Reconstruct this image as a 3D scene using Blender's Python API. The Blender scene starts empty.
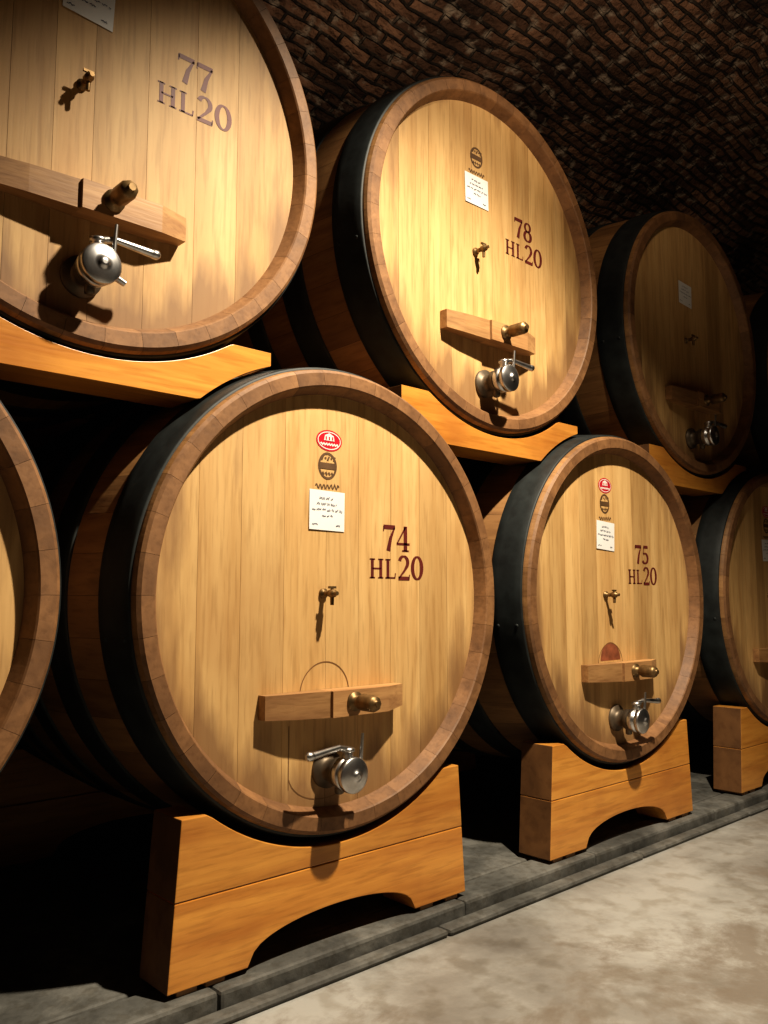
import bpy, bmesh, math, random
from mathutils import Vector, Matrix
random.seed(7)
U=0.75            # one barrel radius in metres
ZC=1.523          # height of lower barrel axis above floor (in U)
sc=bpy.context.scene
sc.view_settings.view_transform='Standard'
for lk in ('Medium High Contrast','High Contrast'):
    try:
        sc.view_settings.look=lk; break
    except Exception as ex: print(ex)

# ---------------------------------------------------------------- materials
def newmat(name):
    m=bpy.data.materials.new(name); m.use_nodes=True
    nt=m.node_tree; b=nt.nodes['Principled BSDF']
    return m,nt,b
def N(nt,t,**k):
    n=nt.nodes.new(t)
    for a,v in k.items(): setattr(n,a,v)
    return n
def ramp(nt,stops):
    r=N(nt,'ShaderNodeValToRGB'); e=r.color_ramp.elements
    while len(e)<len(stops): e.new(0.5)
    for el,(p,c) in zip(e,stops): el.position=p; el.color=(*c,1)
    return r
def mixc(nt,bt,fac,a,b):
    m=N(nt,'ShaderNodeMix',data_type='RGBA',blend_type=bt)
    for sock,v in ((m.inputs[0],fac),(m.inputs[6],a),(m.inputs[7],b)):
        if isinstance(v,(int,float)): sock.default_value=v
        elif isinstance(v,tuple): sock.default_value=(*v,1)
        else: nt.links.new(v,sock)
    return m.outputs[2]
def wood(name,dark,light,gscale,rough=0.5,stain=0.35,bump=0.15,staincol=(0.25,0.12,0.05),tones=((0.66,0.62,0.56),(0.92,0.9,0.88),(1.08,1.05,1.0)),fine=0.6,rim=False):
    m,nt,b=newmat(name); L=nt.links
    tc=N(nt,'ShaderNodeTexCoord'); oi=N(nt,'ShaderNodeObjectInfo')
    at=N(nt,'ShaderNodeAttribute',attribute_name='tone')
    off=N(nt,'ShaderNodeVectorMath',operation='ADD')
    cmb=N(nt,'ShaderNodeCombineXYZ')
    mul=N(nt,'ShaderNodeMath',operation='MULTIPLY'); mul.inputs[1].default_value=37.0
    L.new(oi.outputs['Random'],mul.inputs[0])
    mul2=N(nt,'ShaderNodeMath',operation='MULTIPLY'); mul2.inputs[1].default_value=23.0
    L.new(at.outputs['Fac'],mul2.inputs[0])
    for i in range(3): L.new(mul2.outputs[0] if i!=1 else mul.outputs[0],cmb.inputs[i])
    L.new(tc.outputs['Object'],off.inputs[0]); L.new(cmb.outputs[0],off.inputs[1])
    mp=N(nt,'ShaderNodeMapping'); mp.inputs['Scale'].default_value=gscale
    L.new(off.outputs[0],mp.inputs['Vector'])
    n1=N(nt,'ShaderNodeTexNoise'); n1.inputs['Scale'].default_value=1.0; n1.inputs['Detail'].default_value=6; n1.inputs['Distortion'].default_value=0.6
    L.new(mp.outputs[0],n1.inputs['Vector'])
    n3=N(nt,'ShaderNodeTexNoise'); n3.inputs['Scale'].default_value=4.5; n3.inputs['Detail'].default_value=4
    L.new(mp.outputs[0],n3.inputs['Vector'])
    r=ramp(nt,[(0.3,dark),(0.7,light)]); L.new(n1.outputs['Fac'],r.inputs[0])
    r3=ramp(nt,[(0.35,(0.72,0.68,0.62)),(0.5,(1,1,1))]); L.new(n3.outputs['Fac'],r3.inputs[0])
    c=mixc(nt,'MULTIPLY',fine,r.outputs[0],r3.outputs[0])
    n2=N(nt,'ShaderNodeTexNoise'); n2.inputs['Scale'].default_value=2.6; n2.inputs['Detail'].default_value=5
    L.new(off.outputs[0],n2.inputs['Vector'])
    r2=ramp(nt,[(0.5,(0,0,0)),(0.75,(1,1,1))]); L.new(n2.outputs['Fac'],r2.inputs[0])
    sm=N(nt,'ShaderNodeMath',operation='MULTIPLY'); sm.inputs[1].default_value=stain
    L.new(r2.outputs[0],sm.inputs[0])
    c=mixc(nt,'MIX',sm.outputs[0],c,staincol)
    if rim:   # damp staining of the wood near the croze, heavier towards the bottom
        sx=N(nt,'ShaderNodeSeparateXYZ'); L.new(tc.outputs['Object'],sx.inputs[0])
        cx=N(nt,'ShaderNodeCombineXYZ'); L.new(sx.outputs[0],cx.inputs[0]); L.new(sx.outputs[2],cx.inputs[2])
        ln=N(nt,'ShaderNodeVectorMath',operation='LENGTH'); L.new(cx.outputs[0],ln.inputs[0])
        zz=N(nt,'ShaderNodeMath',operation='MULTIPLY_ADD'); L.new(sx.outputs[2],zz.inputs[0]); zz.inputs[1].default_value=-0.15; L.new(ln.outputs['Value'],zz.inputs[2])
        mp5=N(nt,'ShaderNodeMapping'); mp5.inputs['Scale'].default_value=(11,11,2.2); L.new(off.outputs[0],mp5.inputs[0])
        n5=N(nt,'ShaderNodeTexNoise'); n5.inputs['Scale'].default_value=1.0; n5.inputs['Detail'].default_value=6; L.new(mp5.outputs[0],n5.inputs['Vector'])
        ad=N(nt,'ShaderNodeMath',operation='MULTIPLY_ADD'); L.new(n5.outputs['Fac'],ad.inputs[0]); ad.inputs[1].default_value=0.55; L.new(zz.outputs[0],ad.inputs[2])
        r5=ramp(nt,[(0.86,(0,0,0)),(1.0,(.8,.8,.8))]); L.new(ad.outputs[0],r5.inputs[0])
        c=mixc(nt,'MIX',r5.outputs[0],c,(0.22,0.115,0.05))
    tr=ramp(nt,[(0.0,tones[0]),(0.5,tones[1]),(1.0,tones[2])]); L.new(at.outputs['Fac'],tr.inputs[0])
    c=mixc(nt,'MULTIPLY',1.0,c,tr.outputs[0])
    L.new(c,b.inputs['Base Color'])
    b.inputs['Roughness'].default_value=rough
    bp=N(nt,'ShaderNodeBump'); bp.inputs['Strength'].default_value=bump; bp.inputs['Distance'].default_value=0.004
    L.new(n3.outputs['Fac'],bp.inputs['Height']); L.new(bp.outputs[0],b.inputs['Normal'])
    return m
M_head=wood('oak_head',(0.51,0.30,0.115),(0.66,0.43,0.19),(18,18,1.3),rough=0.6,stain=0.4,bump=0.12,staincol=(0.42,0.225,0.085),
    tones=((0.77,0.74,0.69),(0.94,0.93,0.91),(1.07,1.07,1.06)),fine=.6,rim=True)
M_chime=wood('oak_chime',(0.17,0.082,0.034),(0.29,0.148,0.063),(14,14,14),rough=0.6,stain=0.5,staincol=(0.10,0.05,0.025),
    tones=((0.78,0.76,0.74),(0.93,0.92,0.9),(1.04,1.03,1.0)))
M_stave=wood('oak_stave',(0.22,0.11,0.042),(0.36,0.195,0.075),(20,1.6,20),rough=0.6,stain=0.4)
M_pine=wood('varnished_pine',(0.49,0.195,0.035),(0.72,0.35,0.075),(1.4,12,16),rough=0.32,stain=0.55,staincol=(0.30,0.095,0.025))
M_end=wood('pine_end_grain_shaded',(0.12,0.055,0.020),(0.22,0.105,0.038),(14,6,6),rough=0.6,stain=0.5,staincol=(0.07,0.03,0.012))  # end-grain brown, with the shade of the side faces painted into the colour
M_bar=wood('oak_crossbar',(0.30,0.155,0.065),(0.50,0.29,0.125),(2,25,25),rough=0.55,stain=0.5)
def plain(name,col,rough=0.5,metal=0.0,var=0.25,scale=12,bump=0.1):
    m,nt,b=newmat(name); L=nt.links
    tc=N(nt,'ShaderNodeTexCoord'); n=N(nt,'ShaderNodeTexNoise'); n.inputs['Scale'].default_value=scale; n.inputs['Detail'].default_value=5
    L.new(tc.outputs['Object'],n.inputs['Vector'])
    r=ramp(nt,[(0.3,tuple(x*(1-var) for x in col)),(0.7,tuple(min(1,x*(1+var)) for x in col))]); L.new(n.outputs['Fac'],r.inputs[0])
    L.new(r.outputs[0],b.inputs['Base Color'])
    b.inputs['Roughness'].default_value=rough; b.inputs['Metallic'].default_value=metal
    bp=N(nt,'ShaderNodeBump'); bp.inputs['Strength'].default_value=bump; bp.inputs['Distance'].default_value=0.003
    L.new(n.outputs['Fac'],bp.inputs['Height']); L.new(bp.outputs[0],b.inputs['Normal'])
    return m
M_hoop=plain('painted_iron',(0.012,0.015,0.015),0.62,0.1,0.6,14,0.4)
M_dark=plain('dark_gap',(0.02,0.012,0.008),0.9)
M_steel=plain('steel',(0.56,0.55,0.54),0.32,1.0,0.2,30,0.06)
M_cast=plain('cast_metal',(0.13,0.10,0.07),0.5,0.7,0.3,20)
M_brass=plain('old_brass',(0.20,0.125,0.055),0.45,0.75,0.35,30)
M_paper=plain('paper',(0.76,0.75,0.73),0.7,0,0.05,8,0.05)
M_ink=plain('ink',(0.05,0.05,0.10),0.7)
M_paint=plain('red_brown_paint',(0.11,0.014,0.010),0.55,0,0.2)
M_red=plain('red_label',(0.50,0.015,0.03),0.4,0,0.1)
M_white=plain('label_white',(0.8,0.72,0.66),0.5,0,0.05)
M_brand=plain('branded_mark',(0.11,0.055,0.02),0.7,0,0.3)
M_wine=plain('wine_stain',(0.26,0.085,0.04),0.6,0,0.4,20)
M_groove=plain('groove_line',(0.20,0.10,0.035),0.7)

# brick
def brickmat(name):
    m,nt,b=newmat(name); L=nt.links
    uv=N(nt,'ShaderNodeUVMap'); uv.uv_map='UVMap'
    nz=N(nt,'ShaderNodeTexNoise'); nz.inputs['Scale'].default_value=3.0; nz.inputs['Detail'].default_value=4
    L.new(uv.outputs[0],nz.inputs['Vector'])
    sub=N(nt,'ShaderNodeVectorMath',operation='SUBTRACT'); sub.inputs[1].default_value=(0.5,0.5,0.5); L.new(nz.outputs['Color'],sub.inputs[0])
    scl=N(nt,'ShaderNodeVectorMath',operation='SCALE'); scl.inputs['Scale'].default_value=0.10; L.new(sub.outputs[0],scl.inputs[0])
    add=N(nt,'ShaderNodeVectorMath',operation='ADD'); L.new(uv.outputs[0],add.inputs[0]); L.new(scl.outputs[0],add.inputs[1])
    br=N(nt,'ShaderNodeTexBrick'); L.new(add.outputs[0],br.inputs['Vector'])
    br.inputs['Scale'].default_value=1.0; br.inputs['Brick Width'].default_value=0.215; br.inputs['Row Height'].default_value=0.064
    br.inputs['Mortar Size'].default_value=0.011; br.inputs['Mortar Smooth'].default_value=0.5
    br.inputs['Color1'].default_value=(0.38,0.21,0.135,1); br.inputs['Color2'].default_value=(0.12,0.065,0.043,1); br.inputs['Mortar'].default_value=(0.06,0.045,0.036,1)
    n2=N(nt,'ShaderNodeTexNoise'); n2.inputs['Scale'].default_value=1.3; n2.inputs['Detail'].default_value=6; L.new(uv.outputs[0],n2.inputs['Vector'])
    r2=ramp(nt,[(0.38,(0.40,0.37,0.35)),(0.62,(1.25,1.2,1.1))]); L.new(n2.outputs['Fac'],r2.inputs[0])
    c=mixc(nt,'MULTIPLY',1.0,br.outputs['Color'],r2.outputs[0])
    n3=N(nt,'ShaderNodeTexNoise'); n3.inputs['Scale'].default_value=11; n3.inputs['Detail'].default_value=5; L.new(uv.outputs[0],n3.inputs['Vector'])
    r3=ramp(nt,[(0.55,(0,0,0)),(0.68,(1,1,1))]); L.new(n3.outputs['Fac'],r3.inputs[0])
    c=mixc(nt,'MIX',r3.outputs[0],c,(0.48,0.37,0.28))
    L.new(c,b.inputs['Base Color']); b.inputs['Roughness'].default_value=0.85
    inv=N(nt,'ShaderNodeMath',operation='SUBTRACT'); inv.inputs[0].default_value=1.0; L.new(br.outputs['Fac'],inv.inputs[1])
    ad=N(nt,'ShaderNodeMath',operation='ADD'); L.new(inv.outputs[0],ad.inputs[0])
    m3=N(nt,'ShaderNodeMath',operation='MULTIPLY'); m3.inputs[1].default_value=2.0; L.new(n3.outputs['Fac'],m3.inputs[0]); L.new(m3.outputs[0],ad.inputs[1])
    bp=N(nt,'ShaderNodeBump'); bp.inputs['Strength'].default_value=1.0; bp.inputs['Distance'].default_value=0.04
    L.new(ad.outputs[0],bp.inputs['Height']); L.new(bp.outputs[0],b.inputs['Normal'])
    return m
M_brick=brickmat('vault_brick')
def concrete(name,a,bc,c3,sc1=1.1,rough=0.6,dirt=None):
    m,nt,b=newmat(name); L=nt.links
    tc=N(nt,'ShaderNodeTexCoord')
    n=N(nt,'ShaderNodeTexNoise'); n.inputs['Scale'].default_value=sc1; n.inputs['Detail'].default_value=12; n.inputs['Roughness'].default_value=0.68; n.inputs['Distortion'].default_value=0.3
    L.new(tc.outputs['Object'],n.inputs['Vector'])
    r=ramp(nt,[(0.36,a),(0.50,bc),(0.62,c3)]); L.new(n.outputs['Fac'],r.inputs[0])
    n2=N(nt,'ShaderNodeTexNoise'); n2.inputs['Scale'].default_value=sc1*9; n2.inputs['Detail'].default_value=8; L.new(tc.outputs['Object'],n2.inputs['Vector'])
    r2=ramp(nt,[(0.38,(0.66,0.62,0.56)),(0.5,(1,1,1))]); L.new(n2.outputs['Fac'],r2.inputs[0])
    c=mixc(nt,'MULTIPLY',0.6,r.outputs[0],r2.outputs[0])
    if dirt:
        n4=N(nt,'ShaderNodeTexNoise'); n4.inputs['Scale'].default_value=1.3; n4.inputs['Detail'].default_value=12; n4.inputs['Roughness'].default_value=0.72; n4.inputs['Distortion'].default_value=0.4
        mp=N(nt,'ShaderNodeMapping'); mp.inputs['Location'].default_value=(5.3,2.1,0); L.new(tc.outputs['Object'],mp.inputs[0]); L.new(mp.outputs[0],n4.inputs['Vector'])
        r4=ramp(nt,[(0.50,(0,0,0)),(0.60,(.8,.8,.8))]); L.new(n4.outputs['Fac'],r4.inputs[0])
        c=mixc(nt,'MIX',r4.outputs[0],c,dirt)
    L.new(c,b.inputs['Base Color']); b.inputs['Roughness'].default_value=rough
    bp=N(nt,'ShaderNodeBump'); bp.inputs['Strength'].default_value=0.4; bp.inputs['Distance'].default_value=0.01
    L.new(n2.outputs['Fac'],bp.inputs['Height']); L.new(bp.outputs[0],b.inputs['Normal'])
    return m
M_floor=concrete('concrete_floor',(0.165,0.152,0.135),(0.25,0.237,0.215),(0.37,0.36,0.335),1.0,0.5,(0.17,0.14,0.11))
M_curb=concrete('grey_stone',(0.05,0.048,0.043),(0.095,0.092,0.083),(0.165,0.158,0.142),3.0,0.7)

# ---------------------------------------------------------------- geometry helper (units of U)
class Geo:
    def __init__(s): s.v=[]; s.f=[]; s.m=[]; s.t=[]; s.sm=[]
    def add(s,vs,fs,m=0,t=0.5,sm=False):
        o=len(s.v); s.v+= [tuple(p) for p in vs]
        for f in fs: s.f.append([i+o for i in f]); s.m.append(m); s.t.append(t); s.sm.append(sm)
    def box(s,c,d,m=0,t=0.5):
        x,y,z=c; a,b,e=d[0]/2,d[1]/2,d[2]/2
        vs=[(x+i*a,y+j*b,z+k*e) for i in(-1,1) for j in(-1,1) for k in(-1,1)]
        s.add(vs,[(0,1,3,2),(4,6,7,5),(0,4,5,1),(2,3,7,6),(0,2,6,4),(1,5,7,3)],m,t)
    def lathe(s,p0,ax,prof,n=24,m=0,t=0.5):
        ax=Vector(ax).normalized(); u=ax.orthogonal().normalized(); w=ax.cross(u); p0=Vector(p0)
        vs=[]
        for d,r in prof:
            for i in range(n):
                a=2*math.pi*i/n; vs.append(p0+ax*d+(u*math.cos(a)+w*math.sin(a))*r)
        fs=[]
        for k in range(len(prof)-1):
            for i in range(n):
                j=(i+1)%n; fs.append((k*n+i,k*n+j,(k+1)*n+j,(k+1)*n+i))
        s.add(vs,fs,m,t,True)
        s.add(vs[:n],[tuple(reversed(range(n)))],m,t); s.add(vs[-n:],[tuple(range(n))],m,t)
    def cyl(s,p0,p1,r,r1=None,n=16,m=0):
        d=Vector(p1)-Vector(p0); s.lathe(p0,d,[(0,r),(d.length,r if r1 is None else r1)],n,m)
    def ribbon(s,pts,y,m=0):
        vs=[]; n=len(pts)
        for i,(x,z,w) in enumerate(pts):
            a=pts[max(0,i-1)]; b=pts[min(n-1,i+1)]
            dx,dz=b[0]-a[0],b[1]-a[1]; l=math.hypot(dx,dz) or 1
            px,pz=-dz/l*w/2,dx/l*w/2
            vs+=[(x+px,y,z+pz),(x-px,y,z-pz)]
        s.add(vs,[(2*i,2*i+1,2*i+3,2*i+2) for i in range(n-1)],m)
    def strip(s,top,bot,xs,y0,y1,m=0,t=0.5,me=None):
        n=len(xs); vs=[]
        for i,x in enumerate(xs):
            vs+=[(top[i][0],y0,top[i][1]),(bot[i][0],y0,bot[i][1]),(top[i][0],y1,top[i][1]),(bot[i][0],y1,bot[i][1])]
        fs=[]
        for i in range(n-1):
            a=4*i;b=a+4
            fs+=[(a,a+1,b+1,b),(a+2,b+2,b+3,a+3),(a,b,b+2,a+2),(a+1,a+3,b+3,b+1)]
        k=len(s.f)
        s.add(vs,fs+[(0,2,3,1),(4*n-4,4*n-3,4*n-1,4*n-2)],m,t)
        if me is not None: s.m[-1]=me; s.m[-2]=me
    def build(s,name,mats,parent=None,loc=(0,0,0),bevel=0):
        me=bpy.data.meshes.new(name); me.from_pydata([(x*U,y*U,z*U) for x,y,z in s.v],[],s.f)
        for mt in mats: me.materials.append(mt)
        at=me.attributes.new('tone','FLOAT','FACE')
        for i,p in enumerate(me.polygons):
            p.material_index=s.m[i]; p.use_smooth=s.sm[i]; at.data[i].value=s.t[i]
        me.update()
        o=bpy.data.objects.new(name,me); sc.collection.objects.link(o)
        o.location=[c*U for c in loc]
        if parent: o.parent=parent
        if bevel:
            bv=o.modifiers.new('bevel','BEVEL'); bv.width=bevel; bv.segments=2; bv.limit_method='ANGLE'; bv.angle_limit=math.radians(40)
        return o

# ---------------------------------------------------------------- serif numerals
def arc(cx,cy,rx,ry,a0,a1,wt,wn,n=28):
    P=[]
    for i in range(n+1):
        a=math.radians(a0+(a1-a0)*i/n)
        P.append((cx+rx*math.cos(a),cy+ry*math.sin(a),wn+(wt-wn)*abs(math.cos(a))))
    return P
G={
'0':(0.64,[arc(.31,.5,.22,.46,0,360,.15,.05)]),
'2':(0.62,[arc(.29,.71,.19,.25,165,-30,.14,.05)+[(.33,.38,.08),(.07,.06,.05)],[(.05,.06,.12),(.56,.06,.12)],[(.545,.02,.04),(.565,.22,.04)]]),
'7':(0.60,[[(.05,.93,.13),(.56,.93,.13)],[(.06,.97,.04),(.05,.76,.04)],[(.54,.93,.05),(.36,.5,.12),(.26,0,.16)]]),
'4':(0.64,[[(.43,.97,.06),(.05,.3,.05)],[(.03,.29,.07),(.62,.29,.07)],[(.43,1,.15),(.43,0,.15)],[(.28,.02,.05),(.58,.02,.05)]]),
'5':(0.60,[[(.15,.93,.12),(.52,.93,.12)],[(.17,.95,.05),(.13,.55,.05)],arc(.26,.31,.23,.27,125,-150,.15,.05)]),
'8':(0.62,[arc(.3,.75,.17,.21,0,360,.12,.05),arc(.3,.28,.21,.25,0,360,.15,.05)]),
'6':(0.62,[arc(.31,.3,.21,.27,0,360,.14,.05),[(.48,.97,.04),(.22,.8,.08),(.10,.4,.13)]]),
'H':(0.90,[[(.2,0,.15),(.2,1,.15)],[(.68,0,.15),(.68,1,.15)],[(.2,.5,.06),(.68,.5,.06)]]+[[(x-.15,z,.05),(x+.15,z,.05)] for x in(.2,.68) for z in(.025,.975)]),
'L':(0.72,[[(.2,0,.15),(.2,1,.15)],[(.05,.975,.05),(.35,.975,.05)],[(.05,.03,.06),(.62,.03,.06)],[(.61,0,.05),(.64,.28,.05)]]),
' ':(0.25,[])}
def text(g,s,x,z,h,y,ws=1.22,m=0):
    for ch in s:
        w,st=G[ch]
        for q in st: g.ribbon([(x+a*h*ws,z+b*h,c*h*1.3) for a,b,c in q],y,m)
        x+=w*h*ws
    return x
def twidth(s,h,ws=1.22): return sum(G[c][0] for c in s)*h*ws

# ---------------------------------------------------------------- barrel
LB=2.25
def rad(y): 
    q=(y-LB/2)/(LB/2); return 1.0+0.085*(1-q*q)
HY=0.065
def barrel(X,Y,Z,num,hand=-1,label=2,outline=False,door=False,dx=0,tdx=0):
    e=bpy.data.objects.new('wine_barrel',None); sc.collection.objects.link(e)
    e.empty_display_size=0.3; e.location=(X*U,Y*U,Z*U)
    g=Geo(); NS=40; seg=5
    prof=[(HY+.01,.895,1),(0.006,.925,1),(0,.931,1),(0,.985,1),(0.012,.999,1)]
    k=14
    for i in range(k+1):
        y=0.03+(LB-0.06)*i/k; prof.append((y,rad(y),0))
    prof+=[(LB-.012,.999,0),(LB,.985,1),(LB,.931,1),(LB-HY-.01,.895,1)]
    for sN in range(NS):
        a0=2*math.pi*sN/NS+0.0006; a1=2*math.pi*(sN+1)/NS-0.0006; t=random.random()
        vs=[]
        for y,r,_ in prof:
            for j in range(seg+1):
                a=a0+(a1-a0)*j/seg; vs.append((r*math.cos(a),y,r*math.sin(a)))
        w=seg+1
        for i in range(len(prof)-1):
            g.add([vs[q] for q in range(i*w,(i+2)*w)],[(j,w+j,w+j+1,j+1) for j in range(seg)],1 if (prof[i][2] and prof[i+1][2]) else 0,t,4<i<len(prof)-4)
    g.build('staves',[M_stave,M_chime],e)
    g=Geo(); g.lathe((0,HY+.03,0),(0,1,0),[(0,.885),(LB/2-HY,.96),(LB-2*HY-.06,.885)],64)
    g.build('inner_liner',[M_dark],e)
    for yy,nm in ((HY,'front_head'),(LB-HY,'rear_head')):
        g=Geo(); R=.915; x=-R
        edges=[-R]
        while x<R-.12:
            x+=random.uniform(.15,.235); edges.append(min(x,R))
        edges[-1]=R
        for a,b in zip(edges[:-1],edges[1:]):
            a+=.0007; b-=.0007; a=max(a,-R+.001); b=min(b,R-.001); n=14
            lo=[(a+(b-a)*i/n) for i in range(n+1)]
            poly=[(q,-math.sqrt(R*R-q*q)) for q in lo]+[(q,math.sqrt(R*R-q*q)) for q in reversed(lo)]
            vs=[(q,yy,z) for q,z in poly]; t=random.random()
            fs=tuple(range(len(vs)))
            g.add(vs,[fs if nm=='front_head' else tuple(reversed(fs))],0,t)
            g.add([(a,yy,poly[0][1]),(a,yy+.012,poly[0][1]),(a,yy+.012,-poly[0][1]),(a,yy,-poly[0][1])],[(0,1,2,3)],0,t)
            g.add([(b,yy,poly[n][1]),(b,yy+.012,poly[n][1]),(b,yy+.012,-poly[n][1]),(b,yy,-poly[n][1])],[(3,2,1,0)],0,t)
        g.build(nm,[M_head],e)
    bands=[(.04,.235),(.48,.66),(.88,1.02)]
    bands+=[(LB-b,LB-a) for a,b in bands]
    for i,(a,b) in enumerate(bands):
        g=Geo(); n=120; th=.012
        P=[(a,rad(a)-.003),(a,rad(a)+th*.7),(a+.006,rad(a)+th)]+[(a+(b-a)*q,rad(a+(b-a)*q)+th) for q in(.25,.5,.75)]+[(b-.006,rad(b)+th),(b,rad(b)+th*.7),(b,rad(b)-.003)]
        vs=[];
        for y,r in P:
            for j in range(n): vs.append((r*math.cos(2*math.pi*j/n),y,r*math.sin(2*math.pi*j/n)))
        g.add(vs,[(q*n+j,(q+1)*n+j,(q+1)*n+(j+1)%n,q*n+(j+1)%n) for q in range(len(P)-1) for j in range(n)],0,.5,True)
        for rz in(-.3,.3):
            pa=3.3+i*.7; yv=(a+b)/2+rz*(b-a)
            dirv=(math.cos(pa),0,math.sin(pa)); rr=rad(yv)+th-.002
            g.lathe((dirv[0]*rr,yv,dirv[2]*rr),dirv,[(0,.012),(.004,.010),(.006,.005)],10)
        g.build('hoop_%d'%(i+1),[M_hoop],e)
    yf=HY-.0012
    if num:
        g=Geo()
        w=twidth(num,.12); text(g,num,.345-w/2+dx+tdx,.212,.12,yf)
        w=twidth('HL',.09)+.004+twidth('20',.117)
        xe=text(g,'HL',.35-w/2+dx+tdx,.082,.09,yf); text(g,'20',xe+.004,.076,.117,yf)
        g.build('painted_number',[M_paint],e)
    g=Geo()
    def disc(cx,cz,rx,rz,y,m,n=32):
        g.add([(cx+rx*math.cos(2*math.pi*i/n),y,cz+rz*math.sin(2*math.pi*i/n)) for i in range(n)],[tuple(range(n))],m)
    if label>1:
        disc(-.07,.69,.074,.048,yf,1); 
        g.ribbon([(-.07+.064*math.cos(a*.2244),.69+.039*math.sin(a*.2244),.004) for a in range(29)],yf-.001,2)
        g.add([(-.10,yf-.001,.69),(-.04,yf-.001,.69),(-.045,yf-.001,.713),(-.07,yf-.001,.724),(-.095,yf-.001,.713)],[(0,1,2,3,4)],2)
        g.ribbon([(-.12+.005*i,.673+.005*math.sin(i*2.1),.007) for i in range(21)],yf-.001,2)
        for q in(-.088,-.07,-.052): g.ribbon([(q,.693,.007),(q,.708,.007)],yf-.0016,1)
    if label>0:
        g.ribbon([(-.078+.048*math.cos(a*.2244),.575+.056*math.sin(a*.2244),.011) for a in range(29)],yf,0)
        g.ribbon([(-.125,.575,.028),(-.031,.575,.028)],yf-.0005,0)
        for q in range(5): g.ribbon([(-.112+.017*q,.600+.010*(q%2),.009),(-.103+.017*q,.618-.008*(q%2),.009)],yf-.0005,0)
        for q in range(4): g.ribbon([(-.107+.017*q,.547,.009),(-.098+.017*q,.535,.009)],yf-.0005,0)
        g.ribbon([(-.145+.0036*i,.482+.009*math.sin(i*1.1)*(1 if i%5 else 1.8),.006) for i in range(38)],yf,0)
        g.v=[(x+dx,y,z) for x,y,z in g.v]
        g.build('brand_labels',[M_brand,M_red,M_white],e)
    g=Geo(); rt=random.uniform(-.06,.03)
    def P(x,z): return (-.08+x*math.cos(rt)-z*math.sin(rt), .375+x*math.sin(rt)+z*math.cos(rt))
    c=[P(-.1,-.088),P(.1,-.088),P(.1,.088),P(-.1,.088)]
    g.add([(c[0][0],yf-.004,c[0][1]),(c[1][0],yf-.002,c[1][1]),(c[2][0],yf-.001,c[2][1]),(c[3][0],yf-.001,c[3][1])],[(0,1,2,3)],0)
    for r_,(a,b) in enumerate([(-.045,.03),(-.06,.05),(-.085,.085),(-.03,.03),(-.085,-.05)]):
        z=.055-.026*r_ if r_<4 else -.065
        x_=a
        while x_<b:          # short words made of small strokes
            wl=min(random.uniform(.012,.03),b-x_)
            n=max(2,int(wl/.003))
            q=[(*P(x_+i*wl/n,z+random.uniform(-.0045,.0045)),.0034) for i in range(n+1)]
            g.ribbon(q,yf-.0045,1); x_+=wl+.007
    q=[(*P(.05+i*.004,-.065+random.uniform(-.004,.004)),.0034) for i in range(7)]
    g.ribbon(q,yf-.0045,1)
    g.v=[(x+dx,y,z) for x,y,z in g.v]
    g.build('paper_tag',[M_paper,M_ink],e)
    cx=-.085+dx*.5; cz=-.42
    if outline or door:
        g=Geo()
        g.ribbon([(cx+.135*math.cos(math.pi*i/20),cz+.135*math.sin(math.pi*i/20),.005) for i in range(21)],yf,0)
        if outline:
            g.ribbon([(cx-.19,-.54,.004),(cx-.19,-.80,.004)],yf,0)
            g.ribbon([(cx+.19*math.cos(math.pi*(1.05+.9*i/20)),-.74+.12*math.sin(math.pi*(1.05+.9*i/20)),.004) for i in range(21)],yf,0)
        if door:
            n=24; g.add([(cx+.11*math.cos(math.pi*i/n),yf+.0004,cz+.03+.11*math.sin(math.pi*i/n)) for i in range(n+1)],[tuple(range(n+1))],1)
        g.build('door_outline',[M_groove,M_wine],e)
    g=Geo(); 
    z0,z1=-.512,-.402; xs=[-.43,-.30,-.12,-.118,.20,.325]; yd=[.05,.07,.085,.10,.10,.06]
    for i in range(5):
        a,b=xs[i],xs[i+1]; ya,yb=HY-yd[i],HY-yd[i+1]
        zo=[.012,.006,0,0,.0,.012]
        vs=[(a,ya,z0+zo[i]),(b,yb,z0+zo[i+1]),(b,HY-.002,z0+zo[i+1]),(a,HY-.002,z0+zo[i]),(a,ya,z1),(b,yb,z1),(b,HY-.002,z1),(a,HY-.002,z1)]
        t=[.2,.2,.1,.85,.85][i]
        fs=[(0,1,5,4),(0,3,2,1),(4,5,6,7)]
        if i==0: fs.append((0,4,7,3))
        if i==4: fs.append((1,2,6,5))
        g.add(vs,fs,0,t)
    g.build('door_crossbar',[M_bar],e)
    g=Geo(); bx,bz=.0,-.452; y0=HY-.098
    g.lathe((bx,y0,bz),(0,-1,0),[(0,.042),(.012,.042),(.014,.026),(.05,.026)],20,0)
    g.lathe((bx,y0-.04,bz),(0,-1,0),[(0,.030),(.01,.036),(.085,.036),(.1,.030),(.101,.016),(.115,.014)],8,0)
    g.build('door_bolt',[M_brass],e)
    g=Geo(); tx,tz=-.10+dx,.01
    g.lathe((tx,HY,tz),(0,-1,0),[(0,.022),(.012,.022),(.014,.012),(.05,.012),(.052,.017),(.08,.017),(.084,.010),(.10,.009)],14,0)
    g.cyl((tx,HY-.065,tz+.005),(tx,HY-.065,tz-.05),.010,.008,10,0)
    g.cyl((tx,HY-.065,tz+.005),(tx,HY-.065,tz+.024),.007,.007,10,0)
    g.box((tx,HY-.065,tz+.026),(.04,.009,.010),0)
    g.build('sample_tap',[M_brass],e)
    g=Geo(); vx,vz=-.075,-.74; f=HY
    g.lathe((vx,f,vz),(0,-1,0),[(0,.078),(.018,.078),(.022,.05),(.075,.046),(.078,.06),(.105,.06)],28,0)
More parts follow.
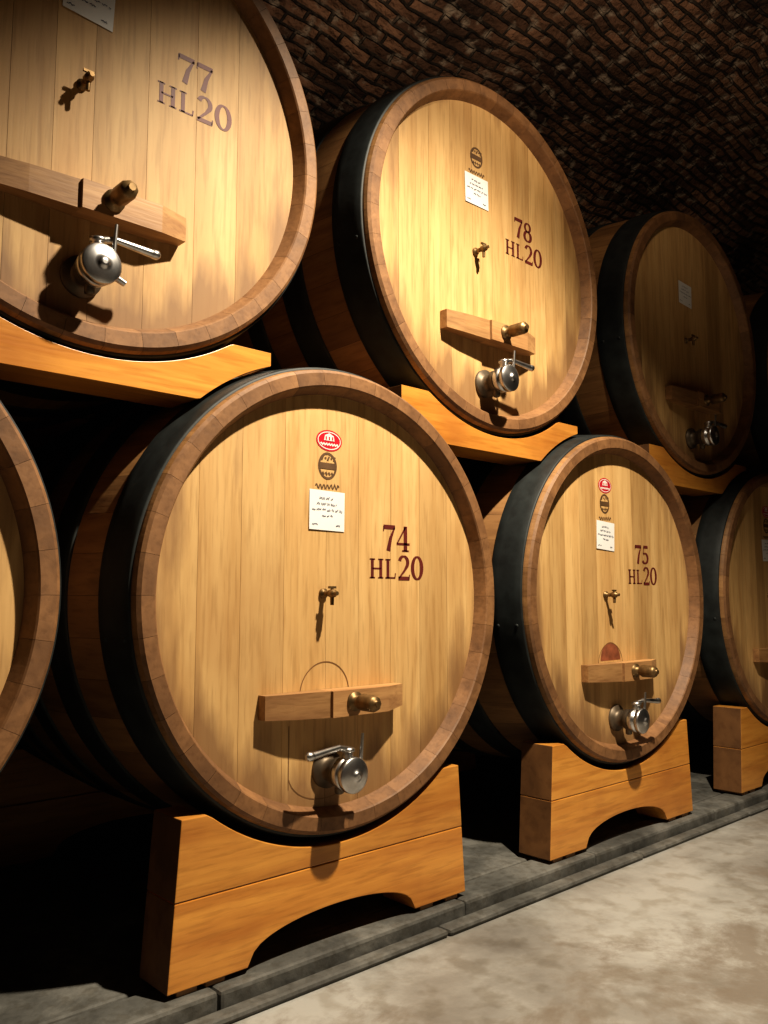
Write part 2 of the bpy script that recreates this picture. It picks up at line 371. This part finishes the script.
    g.lathe((vx,f-.105,vz),(0,-1,0),[(0,.055),(.012,.068),(.03,.070),(.045,.070),(.05,.057),(.058,.057),(.062,.074),(.085,.074),(.088,.070),(.094,.056),(.100,.034),(.103,.02),(.108,.018),(.110,.008)],32,1)
    g.lathe((vx,f-.145,vz+.055),(0,0,1),[(0,.024),(.035,.022),(.037,.03),(.05,.03),(.055,.015)],16,1)
    hz=vz+.11; h=hand
    g.cyl((vx,f-.145,hz-.01),(vx+h*.06,f-.155,hz+.005),.014,.012,12,1)
    g.cyl((vx+h*.055,f-.155,hz+.005),(vx+h*.20,f-.165,hz-.01),.012,.016,12,1)
    g.lathe((vx+h*.195,f-.165,hz-.01),(h,0,0),[(0,.012),(.01,.018),(.03,.018),(.04,.008)],12,1)
    g.cyl((vx+.05,f-.17,vz+.055),(vx+.055,f-.175,vz+.165),.009,.007,10,1)
    g.lathe((vx-.0,f-.09,vz-.055),(0,0,-1),[(0,.02),(.03,.02),(.035,.012)],12,0)
    g.cyl((vx+.065,f-.13,vz-.01),(vx+.115,f-.13,vz-.03),.014,.012,10,1)
    g.build('outlet_valve',[M_cast,M_steel],e)
    return e

LOW=[.135,2.41,4.685,7.0,9.3]
UPX=[1.305,3.615,5.99,8.3]
UH=1.93; UY=.11
for X,n,h,d,o_,dx in zip(LOW,['74','74','75','76','76'],[-1,-1,1,-1,-1],[0,0,1,0,0],[0,1,0,0,0],[0,0,-.055,0,0]):
    barrel(X,0,ZC+.01,n,h,2,bool(o_),bool(d),dx)
for X,n,l_,dx,td in zip(UPX,['77','78','',''],[0,1,0,0],[0,-.04,0,0],[.04,0,0,0]): barrel(X,UY,ZC+UH,n,1,l_,dx=dx,tdx=td)

# ---------------------------------------------------------------- lower cradles
BT=-1.415
def cradle(X,y0,y1):
    g=Geo(); n=56; R=1.034
    bt=BT; mid=-1.105; top=-.812
    def hw(z): return .755+(.797-.755)*(top-z)/(top-bt)
    T=[];B=[]
    xs=[-1+2*i/n for i in range(n+1)]
    for s_ in xs:
        x=s_*.755
        z=top if abs(x)>=math.sqrt(R*R-top*top) else -math.sqrt(R*R-x*x)
        T.append((x,min(top,z))); B.append((s_*hw(mid),mid+.0015))
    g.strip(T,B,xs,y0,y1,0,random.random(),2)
    T=[];B=[]
    for s_ in xs:
        xb=s_*hw(bt)
        z=bt
        if abs(xb)<.435: z=bt+.03+.105*math.sqrt(max(0,1-(xb/.435)**2))
        T.append((s_*hw(mid),mid-.0015)); B.append((xb,z))
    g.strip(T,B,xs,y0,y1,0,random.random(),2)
    for c in(-.71,-.59,.54,.71):
        g.box((c,(y0+y1)/2,bt-.0105),(.085,(y1-y0)*.9,.021),1,.2)
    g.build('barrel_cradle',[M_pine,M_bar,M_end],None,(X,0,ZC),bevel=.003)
for X in (.13,2.375,4.655,6.98,9.30):
    cradle(X,.02,.235); cradle(X,1.93,2.10)

# ---------------------------------------------------------------- upper support beams
def ubeam(X,lo,y0,y1):
    g=Geo(); n=80; hw=.76; R=1.036; Rl=1.05
    top=1.06; bot=.80
    xs=[-hw+2*hw*i/n for i in range(n+1)]; T=[];B=[]
    for x in xs:
        z=top
        d=x
        if abs(d)<R:
            z=min(top,UH-math.sqrt(R*R-d*d))
        b=bot
        for c in lo:
            q=X+x-c
            if abs(q)<Rl: b=max(b,.01+math.sqrt(Rl*Rl-q*q))
        T.append((x,z)); B.append((x,min(b,z-.015)))
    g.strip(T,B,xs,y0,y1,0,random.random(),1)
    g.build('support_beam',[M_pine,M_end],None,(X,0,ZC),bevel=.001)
for X in UPX:
    ubeam(X,LOW,.13,.36); ubeam(X,LOW,2.0,2.2)

# ---------------------------------------------------------------- room
def quadobj(name,vs,mat,uvs):
    me=bpy.data.meshes.new(name); me.from_pydata(vs,[],[(0,1,2,3)]); me.materials.append(mat)
    uv=me.uv_layers.new(name='UVMap')
    for i,c in enumerate(uvs): uv.data[i].uv=c
    o=bpy.data.objects.new(name,me); sc.collection.objects.link(o); return o
x0,x1=-3.5,13.0
quadobj('floor',[(x0,-4.8,0),(x1,-4.8,0),(x1,2.4,0),(x0,2.4,0)],M_floor,[(0,0),(1,0),(1,1),(0,1)])
quadobj('wall_back',[(x0,2.4,0),(x1,2.4,0),(x1,2.4,2.3),(x0,2.4,2.3)],M_brick,[(x0,0),(x1,0),(x1,2.3),(x0,2.3)])
quadobj('wall_front',[(x1,-4.8,0),(x0,-4.8,0),(x0,-4.8,2.3),(x1,-4.8,2.3)],M_brick,[(x0,0),(x1,0),(x1,2.3),(x0,2.3)])
quadobj('wall_left',[(x0,-4.8,0),(x0,2.4,0),(x0,2.4,4.8),(x0,-4.8,4.8)],M_brick,[(0,0),(7.2,0),(7.2,4.8),(0,4.8)])
quadobj('wall_right',[(x1,2.4,0),(x1,-4.8,0),(x1,-4.8,4.8),(x1,2.4,4.8)],M_brick,[(0,0),(7.2,0),(7.2,4.8),(0,4.8)])
n=96; nx=66
me=bpy.data.meshes.new('ceiling'); vs=[];fs=[];arcl=[0]
pts=[(-1.2+3.6*math.cos(math.pi*i/n),2.3+2.4*math.sin(math.pi*i/n)) for i in range(n+1)]
for i in range(n): arcl.append(arcl[-1]+math.hypot(pts[i+1][0]-pts[i][0],pts[i+1][1]-pts[i][1]))
for k in range(nx+1):
    for i in range(n+1):
        wv=.03*math.sin(k*.9+i*.21)+.02*math.sin(k*.37-i*.4)
        ed=0 if i in(0,n) else 1
        vs.append((x0+(x1-x0)*k/nx,pts[i][0]*1.0,pts[i][1]+wv*ed))
for k in range(nx):
    for i in range(n): fs.append((k*(n+1)+i,k*(n+1)+i+1,(k+1)*(n+1)+i+1,(k+1)*(n+1)+i))
me.from_pydata(vs,[],fs); me.materials.append(M_brick); uv=me.uv_layers.new(name='UVMap')
for p in me.polygons:
    p.use_smooth=True
    for li in p.loop_indices:
        vi=me.loops[li].vertex_index; k,i=divmod(vi,n+1)
        uv.data[li].uv=(x0+(x1-x0)*k/nx,arcl[i])
o=bpy.data.objects.new('ceiling',me); sc.collection.objects.link(o)

# stone plinth and curb
g=Geo(); tz=ZC+BT-.0215
g.box(((x0+x1)/2/U,(.17+2.38/U)/2+.005,(tz-.004)/2),((x1-x0)/U-.05,2.38/U-.18,tz-.004),0)
x=x0/U+.05; 
while x<x1/U-.3:
    l=random.uniform(1.1,1.7); l=min(l,x1/U-.03-x)
    g.box((x+l/2,.07,tz/2),(l-.004,.20+random.uniform(-.006,.006),tz),0)
    x+=l
x=x0/U+.3
while x<x1/U-.5:
    l=random.uniform(1.3,2.0); l=min(l,x1/U-.03-x)
    g.box((x+l/2,-.075,.016),(l-.003,.08+random.uniform(-.01,.01),.032),0)  # low dark step, also painting in the shadow band along the kerb foot
    x+=l
g.build('stone_plinth',[M_curb],None,(0,0,0),bevel=.012)

# ---------------------------------------------------------------- lights
def spot(name,loc,tgt,power,size,blend,col,rad_=.05):
    l=bpy.data.lights.new(name,'SPOT'); l.energy=power; l.spot_size=math.radians(size); l.spot_blend=blend; l.color=col; l.shadow_soft_size=rad_
    o=bpy.data.objects.new(name,l); sc.collection.objects.link(o); o.location=loc
    d=Vector(tgt)-Vector(loc); o.rotation_euler=d.to_track_quat('-Z','Y').to_euler(); return o
W=(1.0,.88,.69)
lx,ly,lz=2.85*U,-2.1*U,(4.15+ZC)*U
spot('ceiling_spot',(lx,ly,lz),(lx,ly+.19,lz-.98),1160,97,.72,W)
spot('floor_spot',(6.2*U,-2.9*U,4.3),(5.6*U,-1.7*U,0),90,56,.9,(1,.88,.72))
spot('vault_uplight',(2.6,-1.0,3.3),(3.1,.3,4.5),42,150,.6,(1,.82,.6),.1)
w=bpy.data.worlds.new('world'); sc.world=w; w.use_nodes=True
w.node_tree.nodes['Background'].inputs[0].default_value=(1,.8,.6,1); w.node_tree.nodes['Background'].inputs[1].default_value=0.003

# ---------------------------------------------------------------- camera
cd=bpy.data.cameras.new('camera'); cam=bpy.data.objects.new('camera',cd); sc.collection.objects.link(cam)
cd.sensor_fit='VERTICAL'; cd.sensor_height=36; cd.lens=36*840/1024
cam.location=(0,-2.82*U,ZC*U)
p=math.radians(5.85); th=math.radians(47.16)
d=Vector((math.cos(th)*math.cos(p),math.sin(th)*math.cos(p),math.sin(p)))
cam.rotation_euler=d.to_track_quat('-Z','Y').to_euler()
sc.camera=cam
